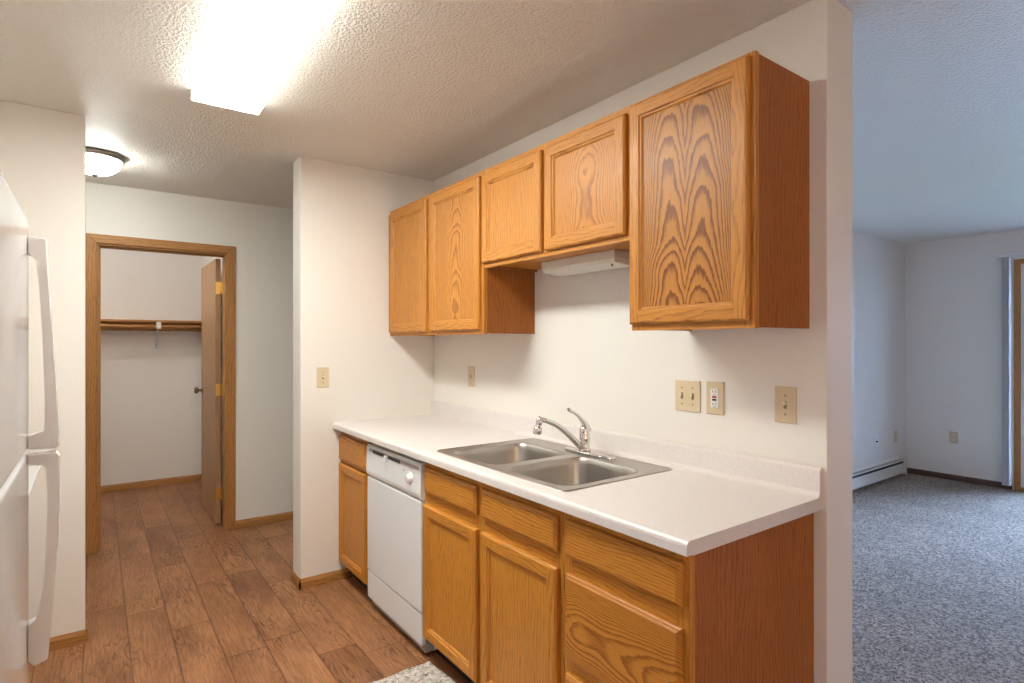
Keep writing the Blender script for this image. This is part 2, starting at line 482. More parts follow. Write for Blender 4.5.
# closet door casing (flat, mitred) and jamb
cw, ct = 0.059, 0.013
cy0, cy1, cz = OY0 + 0.006, OY1 - 0.006, OZ - 0.006
def casing_leg(pts):
    bm = bmesh.new()
    lo = [bm.verts.new((XF, y, z)) for y, z in pts]; hi = [bm.verts.new((XF + ct, y, z)) for y, z in pts]
    bm.faces.new(lo[::-1]); tf = bm.faces.new(hi)
    for i in range(4): bm.faces.new([lo[i], lo[(i + 1) % 4], hi[(i + 1) % 4], hi[i]])
    bmesh.ops.bevel(bm, geom=list(tf.edges), offset=0.004, segments=2, profile=0.5, affect='EDGES')
    return bm
o = part('trim_1', casing_leg([(cy0 - cw, 0), (cy0, 0), (cy0, cz), (cy0 - cw, cz + cw)]), 'oak_trim_v'); o['kind'] = 'structure'
o = part('trim_2', casing_leg([(cy1, 0), (cy1 + cw, 0), (cy1 + cw, cz + cw), (cy1, cz)]), 'oak_trim_v'); o['kind'] = 'structure'
o = part('trim_3', casing_leg([(cy0, cz), (cy1, cz), (cy1 + cw, cz + cw), (cy0 - cw, cz + cw)]), 'oak_trim_y'); o['kind'] = 'structure'
bm = bmesh.new()
box(bm, XF - 0.12, XF, OY0, OY0 + 0.016, 0, OZ - 0.016); box(bm, XF - 0.12, XF, OY1 - 0.016, OY1, 0, OZ - 0.016)
box(bm, XF - 0.12, XF, OY0, OY1, OZ - 0.016, OZ)
box(bm, XF - 0.075, XF - 0.045, OY0 + 0.016, OY0 + 0.027, 0, OZ - 0.027); box(bm, XF - 0.075, XF - 0.045, OY0 + 0.016, OY1 - 0.016, OZ - 0.027, OZ - 0.016)
struct('trim_4', bm, 'oak_trim_v')

# closet door, standing open into the closet
d1 = part('door_1', B(-5.50, -4.795, 0.730, 0.765, 0.016, 2.022, bev=0.002), 'door'); d1['kind'] = 'structure'
for zz in (0.24, 1.03, 1.80):
    bm = bmesh.new()
    box(bm, -4.796, -4.793, 0.732, 0.764, zz - 0.045, zz + 0.045)
    tube(bm, [(-4.782, 0.7685, zz - 0.047), (-4.782, 0.7685, zz + 0.047)], 0.006, 10)
    box(bm, -4.787, -4.772, 0.765, 0.7725, zz - 0.045, zz + 0.045)
    part('hinge', bm, 'brass', d1, label='brass butt hinge')
bm = bmesh.new()
kx, kz = -5.435, 0.985
lathe(bm, [(0.030, 0.0), (0.030, -0.004), (0.012, -0.010), (0.011, -0.030), (0.024, -0.036), (0.028, -0.048), (0.024, -0.060), (0.008, -0.064)], (kx, 0.730, kz), 'y', 24)
part('door_knob', bm, 'bronze', d1, smooth=True, label='round bronze knob')

# ------------------------------------------------------------------ closet shelf and rod
sh = thing('closet_shelf', 'oak closet shelf with hanging rod and white bracket on the closet back wall', 'shelf', (-6.35, 0.05, 1.56))
part('shelf_board', B(-6.50, -6.20, -0.8, 0.87, 1.577, 1.596, bev=0.002), 'oak_trim_y', sh)
part('shelf_cleat', B(-6.50, -6.482, -0.8, 0.87, 1.50, 1.577), 'oak_trim_y', sh)
bm = bmesh.new(); tube(bm, [(-6.190, -0.795, 1.535), (-6.190, 0.865, 1.535)], 0.0165, 20)
part('rod', bm, 'oak_trim_y', sh)
bm = bmesh.new()
lathe(bm, [(0.026, 0), (0.026, -0.010), (0.021, -0.012)], (-6.190, 0.87, 1.535), 'y', 20)
part('rod_socket', bm, 'white_paint', sh, label='white rod socket')
bm = bmesh.new()
tube(bm, [(-6.497, 0.47, 1.33), (-6.25, 0.47, 1.56)], 0.006, 8)
box(bm, -6.50, -6.494, 0.452, 0.488, 1.30, 1.37); box(bm, -6.50, -6.18, 0.462, 0.478, 1.571, 1.577)
tube(bm, [(-6.190, 0.452, 1.535), (-6.190, 0.488, 1.535)], 0.0215, 16)
box(bm, -6.203, -6.172, 0.452, 0.488, 1.535, 1.577, bev=0.002)
part('bracket', bm, 'white_paint', sh, label='white metal shelf and rod bracket')

# ------------------------------------------------------------------ cabinets
def door_front(x0, x1, z0, z1, yf, th=0.019, fw=0.057):
    """frame ring mesh (stiles mat 0, rails mat 1) with front plane at y=yf; returns bm and panel rect"""
    bm = bmesh.new()
    rings = [(0, th), (0, 0.007), (0.003, 0.003), (0.007, 0.0), (fw - 0.014, 0.0), (fw - 0.011, 0.0045), (fw - 0.006, 0.0055), (fw, 0.0125), (fw, th)]
    R = []
    for ins, d in rings:
        R.append([bm.verts.new(p) for p in ((x0 + ins, yf + d, z0 + ins), (x1 - ins, yf + d, z0 + ins), (x1 - ins, yf + d, z1 - ins), (x0 + ins, yf + d, z1 - ins))])
    mi = [1, 0, 1, 0]
    for i in range(len(R) - 1):
        if i == 3: continue
        a, b = R[i], R[i + 1]
        for k in range(4):
            f = bm.faces.new([a[k], a[(k + 1) % 4], b[(k + 1) % 4], b[k]]); f.material_index = mi[k]
    a, b = R[3], R[4]
    xi0, xi1 = b[0].co.x, b[1].co.x; zo0, zo1 = a[0].co.z, a[2].co.z
    t0, t1 = bm.verts.new((xi0, yf, zo0)), bm.verts.new((xi1, yf, zo0))
    t2, t3 = bm.verts.new((xi1, yf, zo1)), bm.verts.new((xi0, yf, zo1))
    for vs, m in (((a[0], t0, b[0], b[3], t3, a[3]), 0), ((t1, a[1], a[2], t2, b[2], b[1]), 0), ((t0, t1, b[1], b[0]), 1), ((t3, b[3], b[2], t2), 1)):
        f = bm.faces.new(vs); f.material_index = m
    a, b = R[-1], R[0]
    for k in range(4): bm.faces.new([a[k], b[k], b[(k + 1) % 4], a[(k + 1) % 4]])
    return bm, (x0 + fw, x1 - fw, z0 + fw, z1 - fw)

def cab_door(x0, x1, z0, z1, yf, parent, mats, pmat, fw=0.057, knoblike=False):
    bm, (a, b, c, d) = door_front(x0, x1, z0, z1, yf, fw=fw)
    dr = part('door', bm, mats, parent)
    part('door_panel', B(a - 0.001, b + 0.001, yf + 0.0115, yf + 0.017, c - 0.001, d + 0.001), pmat, dr)
    return dr

def slab(x0, x1, z0, z1, yf, th=0.019):
    bm = bmesh.new()
    rings = [(0, th), (0, 0.009), (0.003, 0.0055), (0.007, 0.0045), (0.012, 0.0)]
    R = [[bm.verts.new(p) for p in ((x0 + i, yf + d, z0 + i), (x1 - i, yf + d, z0 + i), (x1 - i, yf + d, z1 - i), (x0 + i, yf + d, z1 - i))] for i, d in rings]
    for a, b in zip(R, R[1:]):
        for k in range(4): bm.faces.new([a[k], a[(k + 1) % 4], b[(k + 1) % 4], b[k]])
    bm.faces.new(R[-1]); bm.faces.new(R[0][::-1])
    return bm

def face_frame(x0, x1, z0, z1, y, stiles, rails, th=0.019):
    """stiles: x centres with widths; rails: z centres; meshes: stiles mat 0, rails mat 1"""
    bm = bmesh.new()
    xs = sorted(stiles)
    for (a, b) in xs: box(bm, a, b, y, y + th, z0, z1, mi=0)
    for (c, d) in rails:
        for (p, q) in zip(xs, xs[1:]): box(bm, p[1], q[0], y + 0.0004, y + th, c, d, mi=1)
    return bm

YU = 1.47; UT = 2.196; UB = 1.428
def wall_cab(x0, x1, z0, name_label, doors, mid=True, rail=0.045, cat='cabinet'):
    t = thing('wall_cabinet', name_label, cat, ((x0 + x1) / 2, YK, z0), 'oak wall cabinets over the counter')
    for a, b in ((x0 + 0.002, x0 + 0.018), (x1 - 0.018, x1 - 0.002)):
        part('side_panel', B(a, b, YU + 0.019, YK, z0 + 0.003, UT - 0.003), 'oak_side_shaded', t, label='veneered side panel, dim side light put into its darker colour')
    bm = bmesh.new()
    box(bm, x0 + 0.018, x1 - 0.018, YU + 0.019, YK - 0.006, z0 + 0.012, z0 + 0.026)
    box(bm, x0 + 0.018, x1 - 0.018, YU + 0.019, YK - 0.006, UT - 0.02, UT - 0.006)
    box(bm, x0 + 0.018, x1 - 0.018, YK - 0.006, YK, z0 + 0.012, UT - 0.006)
    part('bottom_panel', bm, 'oak_h', t)
    st = [(x0, x0 + 0.04), (x1 - 0.04, x1)]
    if mid: st.append(((x0 + x1) / 2 - 0.036, (x0 + x1) / 2 + 0.036))
    part('face_frame', face_frame(x0, x1, z0, UT, YU, st, [(z0, z0 + rail), (UT - rail, UT)]), ['oak_v', 'oak_h'], t)
    for (a, b, c, d, pm) in doors: cab_door(a, b, c, d, YU - 0.0195, t, ['oak_v', 'oak_h'], pm)
    return t
wall_cab(-3.287, -2.232, UB, 'tall oak two-door wall cabinet in the corner by the end wall', [
    (-3.272, -2.787, 1.447, 2.172, 'oak_panel_v'), (-2.743, -2.254, 1.447, 2.172, 'oak_cath1')])
wall_cab(-2.230, -1.322, 1.737, 'short oak two-door wall cabinet above the sink', [
    (-2.229, -1.792, 1.757, 2.170, 'oak_panel_v'), (-1.768, -1.338, 1.757, 2.170, 'oak_cath1')])
wall_cab(-1.320, -0.872, UB, 'large single-door oak wall cabinet with bold arched grain at the right end', [
    (-1.318, -0.884, 1.449, 2.184, 'oak_cath2')], mid=False)

# under-cabinet light
uc = thing('under_cabinet_light', 'cream strip light mounted under the short wall cabinet', 'light fixture', (-1.70, 1.64, 1.749))
ux0, ux1, uy0, uy1 = -1.985, -1.540, 1.615, 1.735
part('housing', B(ux0, ux1, uy0, uy1, 1.715, 1.7485, bev=0.002), 'cream_metal', uc)
bm = bmesh.new()
prism(bm, [(uy0 + 0.002, 1.715), (uy0 + 0.010, 1.700), (uy1 - 0.012, 1.690), (uy1 - 0.002, 1.700), (uy1 - 0.002, 1.715)], 'x', ux0 + 0.004, ux1 - 0.004, bev=0.002)
part('lens', bm, 'lens', uc, label='unlit ribbed white lens')
bm = bmesh.new(); lathe(bm, [(0.005, 0), (0.005, -0.008), (0.003, -0.010)], (ux1 - 0.04, uy0 + 0.03, 1.6985), 'z', 12)
part('switch', bm, 'grey_plastic', uc)

# ---- base cabinets
YBF = 1.162; CT = 0.884; TK = 0.10; YD = YBF - 0.0195
def base_cab(x0, x1, label, stiles, rails, side=False):
    t = thing('base_cabinet', label, 'cabinet', ((x0 + x1) / 2, YK, 0), 'oak base cabinets under the counter')
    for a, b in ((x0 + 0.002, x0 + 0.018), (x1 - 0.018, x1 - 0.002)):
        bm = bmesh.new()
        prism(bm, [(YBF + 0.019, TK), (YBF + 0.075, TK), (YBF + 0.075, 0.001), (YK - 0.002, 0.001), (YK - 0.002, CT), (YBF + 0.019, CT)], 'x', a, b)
        part('side_panel', bm, 'oak_side_shaded', t, label='veneered side panel, dim side light put into its darker colour')
    bm = bmesh.new()
    box(bm, x0 + 0.018, x1 - 0.018, YBF + 0.019, YK - 0.01, TK, TK + 0.014); box(bm, x0 + 0.018, x1 - 0.018, YK - 0.014, YK - 0.004, TK, CT)
    part('bottom_panel', bm, 'boak_h', t)
    part('toe_kick', B(x0 + 0.001, x1 - 0.001 if not side else x1 - 0.002, YBF + 0.068, YBF + 0.0745, 0.001, TK), 'toekick', t, label='black recessed toe kick')
    part('face_frame', face_frame(x0, x1, TK, CT, YBF, stiles, rails), ['boak_v', 'boak_h'], t)
    return t
def drawer(x0, x1, z0, z1, parent, mat):
    return part('drawer_front', slab(x0, x1, z0, z1, YD), mat, parent)
DT0, DT1 = 0.740, 0.850
t = base_cab(-3.287, -2.862, 'narrow oak base cabinet left of the white dishwasher', [(-3.287, -3.259), (-2.902, -2.862)], [(TK, 0.13), (0.69, 0.735), (0.845, CT)])
drawer(-3.280, -2.880, DT0 - 0.03, DT1, t, 'boak_front')
cab_door(-3.280, -2.880, 0.112, 0.688, YD, t, ['boak_v', 'boak_h'], 'boak_panel')
t = base_cab(-2.232, -1.317, 'wide oak base cabinet with two doors under the sink', [(-2.232, -2.194), (-1.812, -1.748), (-1.355, -1.317)], [(TK, 0.13), (0.68, 0.745), (0.845, CT)])
drawer(-2.214, -1.797, DT0, DT1, t, 'boak_front'); drawer(-1.763, -1.336, DT0, DT1, t, 'boak_front')
cab_door(-2.224, -1.797, 0.112, 0.688, YD, t, ['boak_v', 'boak_h'], 'boak_panel')
cab_door(-1.763, -1.336, 0.112, 0.690, YD, t, ['boak_v', 'boak_h'], 'boak_panel')
t = base_cab(-1.315, -0.858, 'oak base cabinet with three stacked drawers at the right end', [(-1.315, -1.275), (-0.898, -0.858)], [(TK, 0.13), (0.385, 0.44), (0.68, 0.745), (0.845, CT)], side=True)
drawer(-1.297, -0.874, DT0, DT1 + 0.002, t, 'boak_front'); drawer(-1.297, -0.874, 0.428, 0.690, t, 'boak_cath'); drawer(-1.297, -0.874, 0.112, 0.388, t, 'boak_front')

# ------------------------------------------------------------------ countertop with backsplash and a sink cut-out
ctp = thing('countertop', 'pale laminate countertop with raised backsplash along the kitchen wall', 'countertop', (-2.06, 1.43, CT))
prof = [(1.115, 0.887), (1.1145, 0.908), (1.116, 0.915), (1.121, 0.9205), (1.130, 0.922), (1.735, 0.922), (1.743, 0.9235), (1.749, 0.928),
        (1.7525, 0.938), (1.7535, 1.000), (1.756, 1.007), (1.761, 1.0115), (1.768, 1.0115), (1.7735, 1.006), (1.7745, 0.998), (1.7745, CT + 0.0005), (1.139, CT + 0.0005), (1.137, 0.887)]
bm = bmesh.new(); prism(bm, prof, 'x', -3.2870, -0.832)
ct_o = part('top', bm, 'laminate', ctp)
SX0, SX1, SY0, SY1 = -2.172, -1.328, 1.173, 1.715
cut = part('cut', B(SX0 + 0.012, SX1 - 0.012, SY0 + 0.012, SY1 - 0.012, 0.8, 1.0), 'laminate')
bpy.context.view_layer.update()
md = ct_o.modifiers.new('b', 'BOOLEAN'); md.object = cut; md.operation = 'DIFFERENCE'; md.solver = 'EXACT'
bpy.context.view_layer.update()
nm = bpy.data.meshes.new_from_object(ct_o.evaluated_get(bpy.context.evaluated_depsgraph_get()))
ct_o.modifiers.clear(); ct_o.data = nm
bpy.data.objects.remove(cut)
if not nm.materials: nm.materials.append(M['laminate'])

# ------------------------------------------------------------------ sink
def rrect(x0, x1, y0, y1, r, z, n=6):
    out = []
    for cx, cy, a0 in ((x1 - r, y1 - r, 0), (x0 + r, y1 - r, 90), (x0 + r, y0 + r, 180), (x1 - r, y0 + r, 270)):
        for k in range(n + 1):
            a = math.radians(a0 + 90 * k / n); out.append((cx + r * math.cos(a), cy + r * math.sin(a), z))
    return out
sk = thing('kitchen_sink', 'stainless steel double-bowl sink set into the countertop', 'sink', (-1.74, 1.45, 0.922))
ZR = 0.9262
bm = bmesh.new()
def loop(pts): return [bm.verts.new(p) for p in pts]
def bridge(a, b, smooth=True):
    n = len(a)
    for k in range(n):
        f = bm.faces.new([a[k], a[(k + 1) % n], b[(k + 1) % n], b[k]]); f.smooth = smooth
def ledges(a): return [bm.edges.new((a[k], a[(k + 1) % len(a)])) for k in range(len(a))]
o0 = loop(rrect(SX0, SX1, SY0, SY1, 0.03, 0.9223)); o1 = loop(rrect(SX0 + 0.004, SX1 - 0.004, SY0 + 0.004, SY1 - 0.004, 0.028, ZR)); bridge(o0, o1)
bowls = [(-2.112, -1.768, 1.208, 1.600), (-1.720, -1.368, 1.208, 1.600)]
es = []
tops = []
o2 = loop(rrect(SX0 + 0.010, SX1 - 0.010, SY0 + 0.010, SY1 - 0.010, 0.024, ZR)); bridge(o1, o2); 
o3 = loop(rrect(SX0 + 0.013, SX1 - 0.013, SY0 + 0.013, SY1 - 0.013, 0.022, ZR - 0.002)); bridge(o2, o3)
es = [bm.edges.get((o3[k], o3[(k + 1) % len(o3)])) for k in range(len(o3))]
for (a, b, c, d) in bowls:
    l0 = loop(rrect(a, b, c, d, 0.060, ZR - 0.002)); es += ledges(l0); tops.append(l0)
bmesh.ops.triangle_fill(bm, use_beauty=True, edges=es, use_dissolve=False)
for l0, (a, b, c, d) in zip(tops, bowls):
    prev = l0
    for ins, dz, r in ((0.004, -0.006, 0.058), (0.008, -0.03, 0.056), (0.016, -0.13, 0.052), (0.024, -0.155, 0.048), (0.045, -0.168, 0.04), (0.10, -0.172, 0.03)):
        l1 = loop(rrect(a + ins, b - ins, c + ins, d - ins, r, ZR + dz)); bridge(prev, l1); prev = l1
    bm.faces.new(prev)
part('basin', bm, 'steel', sk)
for (a, b, c, d) in bowls:
    bm = bmesh.new()
    lathe(bm, [(0.055, 0.0), (0.055, 0.003), (0.046, 0.003), (0.040, -0.004), (0.012, -0.004), (0.010, 0.006), (0.004, 0.010)], ((a + b) / 2, (c + d) / 2, ZR - 0.171), 'z', 28)
    part('drain', bm, 'chrome', sk, smooth=True)

# ------------------------------------------------------------------ faucet
FX, FY, FZ = -1.744, 1.652, 0.9265
fc = thing('kitchen_faucet', 'chrome single-lever faucet standing behind the sink bowls', 'faucet', (FX, FY, FZ))
bm = bmesh.new()
pts = rrect(FX - 0.112, FX + 0.130, FY - 0.026, FY + 0.026, 0.0255, 0)
for i, (s_, z_) in enumerate(((1, 0.0), (1, 0.006), (0.93, 0.012))):
    pass
rs = []
for s_, z_ in ((1, 0.0003), (1, 0.004), (0.95, 0.007), (0.80, 0.009)):
    rs.append([bm.verts.new((FX + (p[0] - FX) * (1 - (1 - s_) * 0.3), FY + (p[1] - FY) * s_, FZ + z_)) for p in pts])
for a, b in zip(rs, rs[1:]): bridge(a, b)
bm.faces.new(rs[-1]); bm.faces.new(rs[0][::-1])
part('base_plate', bm, 'chrome', fc)
bm = bmesh.new()
lathe(bm, [(0.026, 0.010), (0.025, 0.018), (0.0215, 0.022), (0.021, 0.055), (0.0232, 0.058), (0.0232, 0.062), (0.022, 0.065), (0.0215, 0.098), (0.018, 0.108), (0.008, 0.114)], (FX, FY, FZ), 'z', 32)
part('body', bm, 'chrome', fc, smooth=True)
bm = bmesh.new()
tube(bm, [(FX, 1.6318, 0.9512), (FX, 1.6072, 0.9719), (FX, 1.5717, 1.0035), (FX, 1.5382, 1.0291), (FX, 1.5066, 1.0498), (FX, 1.4741, 1.0666), (FX, 1.4415, 1.0784), (FX, 1.4179, 1.0823)],
     [0.0125, 0.0125, 0.012, 0.0115, 0.011, 0.0105, 0.010, 0.010], 16)
part('spout', bm, 'chrome', fc)
bm = bmesh.new()
tube(bm, [(FX, 1.4139, 1.0961), (FX, 1.4110, 1.0883), (FX, 1.4090, 1.0764), (FX, 1.4060, 1.0646), (FX, 1.4046, 1.0587), (FX, 1.4041, 1.0577), (FX, 1.4011, 1.0488), (FX, 1.3972, 1.0311), (FX, 1.3967, 1.0271)],
     [0.006, 0.0125, 0.014, 0.012, 0.008, 0.015, 0.0175, 0.0175, 0.013], 20)
part('aerator', bm, 'chrome', fc, label='swivelling chrome spray head')
bm = bmesh.new()
tube(bm, [(FX, 1.664, 1.018), (FX, 1.660, 1.034), (FX, 1.650, 1.050), (FX, 1.635, 1.066), (FX, 1.616, 1.084), (FX, 1.594, 1.098), (FX, 1.576, 1.106), (FX, 1.566, 1.112), (FX, 1.559, 1.116)],
     [0.021, 0.018, 0.013, 0.0095, 0.0068, 0.0060, 0.0064, 0.0078, 0.005], 16)
part('lever', bm, 'chrome', fc)
bm = bmesh.new(); lathe(bm, [(0.004, 0), (0.004, 0.002), (0.002, 0.003)], (FX + 0.012, FY - 0.0185, FZ + 0.088), 'y', 12, -1)
part('temperature_mark', bm, 'red', fc, label='small red mark')
bm = bmesh.new(); lathe(bm, [(0.019, 0.0), (0.019, 0.004), (0.016, 0.007), (0.006, 0.009)], (FX + 0.158, FY - 0.004, FZ + 0.0003), 'z', 24)
part('hole_cover', bm, 'chrome', fc, smooth=True)

# ------------------------------------------------------------------ dishwasher
X0, X1 = -2.856, -2.237; YDW = 1.143
dw = thing('dishwasher', 'white built-in dishwasher between the oak base cabinets', 'dishwasher', ((X0 + X1) / 2, 1.45, 0))
part('tub', B(X0 + 0.01, X1 - 0.01, YDW + 0.03, YK - 0.05, 0.02, CT - 0.012), 'grey_plastic', dw)
part('door_panel', B(X0 + 0.004, X1 - 0.004, YDW + 0.004, YDW + 0.03, 0.205, 0.690, bev=0.004), 'white_plastic', dw)
bm = bmesh.new()
prism(bm, [(YDW + 0.03, 0.697), (YDW + 0.006, 0.697), (YDW + 0.001, 0.706), (YDW - 0.002, 0.722), (YDW + 0.000, 0.76), (YDW + 0.002, 0.845), (YDW + 0.008, 0.857), (YDW + 0.03, 0.857)], 'x', X0 + 0.002, X1 - 0.002, bev=0.0015)
cp = part('control_panel', bm, 'white_plastic', dw)
bm = bmesh.new()
box(bm, -2.815, -2.258, YDW - 0.0004, YDW + 0.010, 0.826, 0.842, bev=0.001)
part('vent_slot', bm, 'grey_plastic', cp, label='long grey recessed slot')
part('handle_recess', B(-2.765, -2.445, YDW - 0.0012, YDW + 0.006, 0.823, 0.840, bev=0.001), 'black', cp, label='dark pull recess')
part('latch', B(-2.606, -2.584, YDW - 0.014, YDW + 0.006, 0.808, 0.838, bev=0.003), 'white_plastic', cp)
bm = bmesh.new(); lathe(bm, [(0.030, 0.004), (0.030, -0.003), (0.021, -0.005), (0.019, -0.016), (0.015, -0.019)], (-2.342, YDW + 0.001, 0.778), 'y', 32)
part('dial', bm, 'handle_white', cp, smooth=True)
bm = bmesh.new()
for k in range(14):
    a = 2 * PI * k / 14 + 0.2
    if k in (4, 5): continue
    cx, cz2 = -2.342 + 0.046 * math.cos(a), 0.778 + 0.046 * math.sin(a)
    box(bm, cx - 0.0028, cx + 0.0028, YDW - 0.0006, YDW + 0.003, cz2 - 0.0022, cz2 + 0.0022)
box(bm, -2.410, -2.398, YDW - 0.0006, YDW + 0.003, 0.797, 0.805); box(bm, -2.352, -2.332, YDW - 0.0006, YDW + 0.003, 0.722 + 0.013, 0.728 + 0.013)
part('dial_markings', bm, 'grey_plastic', cp, label='grey tick marks around the dial')
part('lower_panel', B(X0 + 0.004, X1 - 0.004, YDW + 0.006, YDW + 0.028, 0.060, 0.197, bev=0.003), 'white_plastic', dw)
part('kick_plate', B(X0 + 0.004, X1 - 0.002, YDW + 0.070, YDW + 0.080, 0.022, 0.12, bev=0.001), 'white_plastic', dw)
bm = bmesh.new(); box(bm, X0 + 0.004, X1 - 0.004, YBF + 0.068, YBF + 0.0745, 0.001, 0.06)
part('toe_kick', bm, 'toekick', dw, label='black recessed base')

# ------------------------------------------------------------------ wall plates
def plate_y(label, cat, x0, x1, z0, z1, yw=YK, s=-1, name='light_switch', toggles=(), gfci=False, duplex=False, group=None, mat='ivory'):
    """plate on a wall whose face is y=yw and whose outward side is s along y"""
    if yw == YK:
        k = 1.0085
        x0, x1 = x0 * k, x1 * k; z0, z1 = 1.388 - (1.388 - z0) * k, 1.388 - (1.388 - z1) * k
        toggles = [u * k for u in toggles]
    t = thing(name, label, cat, ((x0 + x1) / 2, yw, (z0 + z1) / 2), group)
    ya, yb = sorted((yw, yw + s * 0.006))
    bm = bmesh.new(); box(bm, x0, x1, ya, yb, z0, z1, bev=0.0022, seg=2)
    part('cover_plate', bm, mat, t)
    face(t, toggles, gfci, duplex, (z0 + z1) / 2, lambda u, v, w: (u, yw + s * v, w), (x0 + x1) / 2)
    return t
def fbox(bm, F, u0, u1, v0, v1, w0, w1, bev=0.0):
    a = F(u0, v0, w0); b = F(u1, v1, w1)
    lo = [min(p, q) for p, q in zip(a, b)]; hi = [max(p, q) for p, q in zip(a, b)]
    box(bm, lo[0], hi[0], lo[1], hi[1], lo[2], hi[2], bev=bev)
def face(t, toggles, gfci, duplex, zc, F, uc_):
    for u in toggles:
        bm = bmesh.new(); fbox(bm, F, u - 0.005, u + 0.005, 0.006, 0.0066, zc - 0.012, zc + 0.012)
        tg = part('toggle_slot', bm, 'slot', t)
        bm = bmesh.new(); fbox(bm, F, u - 0.0038, u + 0.0038, 0.0062, 0.016, zc + 0.000, zc + 0.010, bev=0.001)
        part('toggle', bm, 'ivory_light', t)
        for dz in (-0.030, 0.030):
            bm = bmesh.new(); fbox(bm, F, u - 0.0028, u + 0.0028, 0.0058, 0.0072, zc + dz - 0.0028, zc + dz + 0.0028, bev=0.0008)
            part('screw', bm, 'bronze', t)
    if gfci:
        bm = bmesh.new(); fbox(bm, F, uc_ - 0.0165, uc_ + 0.0165, 0.0058, 0.0085, zc - 0.0335, zc + 0.0335, bev=0.001)
        part('receptacle', bm, 'handle_white', t, label='white outlet face')
        bm = bmesh.new(); fbox(bm, F, uc_ - 0.008, uc_ + 0.008, 0.0085, 0.0105, zc + 0.001, zc + 0.008, bev=0.0006)
        part('reset_button', bm, 'red', t, label='red button')
        bm = bmesh.new(); fbox(bm, F, uc_ - 0.008, uc_ + 0.008, 0.0085, 0.0105, zc - 0.009, zc - 0.002, bev=0.0006)
        part('test_button', bm, 'black', t, label='black button')
        for dz in (-0.021, 0.023):
            bm = bmesh.new()
            for du in (-0.006, 0.006): fbox(bm, F, uc_ + du - 0.0012, uc_ + du + 0.0012, 0.0084, 0.0090, zc + dz - 0.0035, zc + dz + 0.0045)
            fbox(bm, F, uc_ - 0.002, uc_ + 0.002, 0.0084, 0.0090, zc + dz - 0.011, zc + dz - 0.0075)
            part('slots', bm, 'slot', t)
    if duplex:
        for dz in (-0.0195, 0.0195):
            bm = bmesh.new(); fbox(bm, F, uc_ - 0.0165, uc_ + 0.0165, 0.0058, 0.0085, zc + dz - 0.0145, zc + dz + 0.0145, bev=0.003)
            rc = part('receptacle', bm, 'ivory_light', t)
            bm = bmesh.new()
            for du in (-0.006, 0.006): fbox(bm, F, uc_ + du - 0.0013, uc_ + du + 0.0013, 0.0084, 0.0090, zc + dz - 0.002, zc + dz + 0.007)
            fbox(bm, F, uc_ - 0.0022, uc_ + 0.0022, 0.0084, 0.0090, zc + dz - 0.009, zc + dz - 0.005)
            part('slots', bm, 'slot', rc)
        bm = bmesh.new(); fbox(bm, F, uc_ - 0.0028, uc_ + 0.0028, 0.0058, 0.0072, zc - 0.0028, zc + 0.0028)
        part('screw', bm, 'bronze', t)
plate_y('ivory double light switch on the kitchen wall, left of the outlet with a red button', 'light switch', -1.362, -1.253, 1.135, 1.248, toggles=(-1.331, -1.284))
plate_y('ivory wall outlet with red and black buttons on the kitchen wall', 'outlet', -1.227, -1.158, 1.135, 1.250, name='wall_outlet', gfci=True)
plate_y('ivory single light switch on the kitchen wall, nearest the wall corner at right', 'light switch', -0.974, -0.905, 1.134, 1.248, toggles=(-0.9395,))
plate_y('ivory switch plate on the kitchen wall beneath the corner wall cabinet', 'light switch', -2.838, -2.768, 1.132, 1.250, toggles=(-2.803,))
plate_y('ivory wall outlet on the living room back wall above the brown baseboard', 'outlet', -2.026, -1.956, 0.378, 0.492, yw=YB, name='wall_outlet', duplex=True)
def plate_x(label, cat, y0, y1, z0, z1, xw, name='light_switch', toggles=(), duplex=False, mat='ivory', jack=False):
    t = thing(name, label, cat, (xw, (y0 + y1) / 2, (z0 + z1) / 2))
    bm = bmesh.new(); box(bm, xw, xw + 0.006, y0, y1, z0, z1, bev=0.0022)
    part('cover_plate', bm, mat, t)
    F = lambda u, v, w: (xw + v, u, w)
    face(t, toggles, False, duplex, (z0 + z1) / 2, F, (y0 + y1) / 2)
    if jack:
        bm = bmesh.new(); lathe(bm, [(0.009, 0.005), (0.009, 0.010), (0.005, 0.012), (0.005, 0.022)], (xw, (y0 + y1) / 2, (z0 + z1) / 2), 'x', 12)
        part('cable_jack', bm, 'black', t, label='dark cable jack')
    return t
plate_x('ivory light switch on the narrow end wall left of the corner cabinets', 'light switch', 1.020, 1.089, 1.130, 1.245, -3.288, toggles=(1.0545,))
plate_x('pale jack plate on the living room side wall above the baseboard heater', 'wall plate', 6.185, 6.270, 0.350, 0.468, -2.42, name='wall_plate', mat='white_paint', jack=True)
plate_x('ivory outlet plate on the living room side wall near the back corner', 'outlet', 6.670, 6.745, 0.352, 0.472, -2.42, name='wall_outlet', duplex=True)

# ------------------------------------------------------------------ ceiling fixture
lx0, lx1, ly0, ly1 = -2.700, -1.46, 0.318, 0.585
lf = thing('fluorescent_ceiling_light', 'long lit fluorescent light with white wraparound diffuser on the kitchen ceiling', 'ceiling light', ((lx0 + lx1) / 2, (ly0 + ly1) / 2, H))
part('housing', B(lx0 + 0.012, lx1 - 0.012, ly0 + 0.014, ly1 - 0.014, 2.425, H), 'white_paint', lf)
ym = (ly0 + ly1) / 2; hw = (ly1 - ly0) / 2
prof = [(-hw + 0.004, 2.432), (-hw + 0.002, 2.403), (-hw + 0.005, 2.3975), (-hw + 0.012, 2.395), (hw - 0.012, 2.395), (hw - 0.005, 2.3975), (hw - 0.002, 2.403), (hw - 0.004, 2.432),
        (hw - 0.010, 2.432), (hw - 0.010, 2.405), (-hw + 0.010, 2.405), (-hw + 0.010, 2.432)]
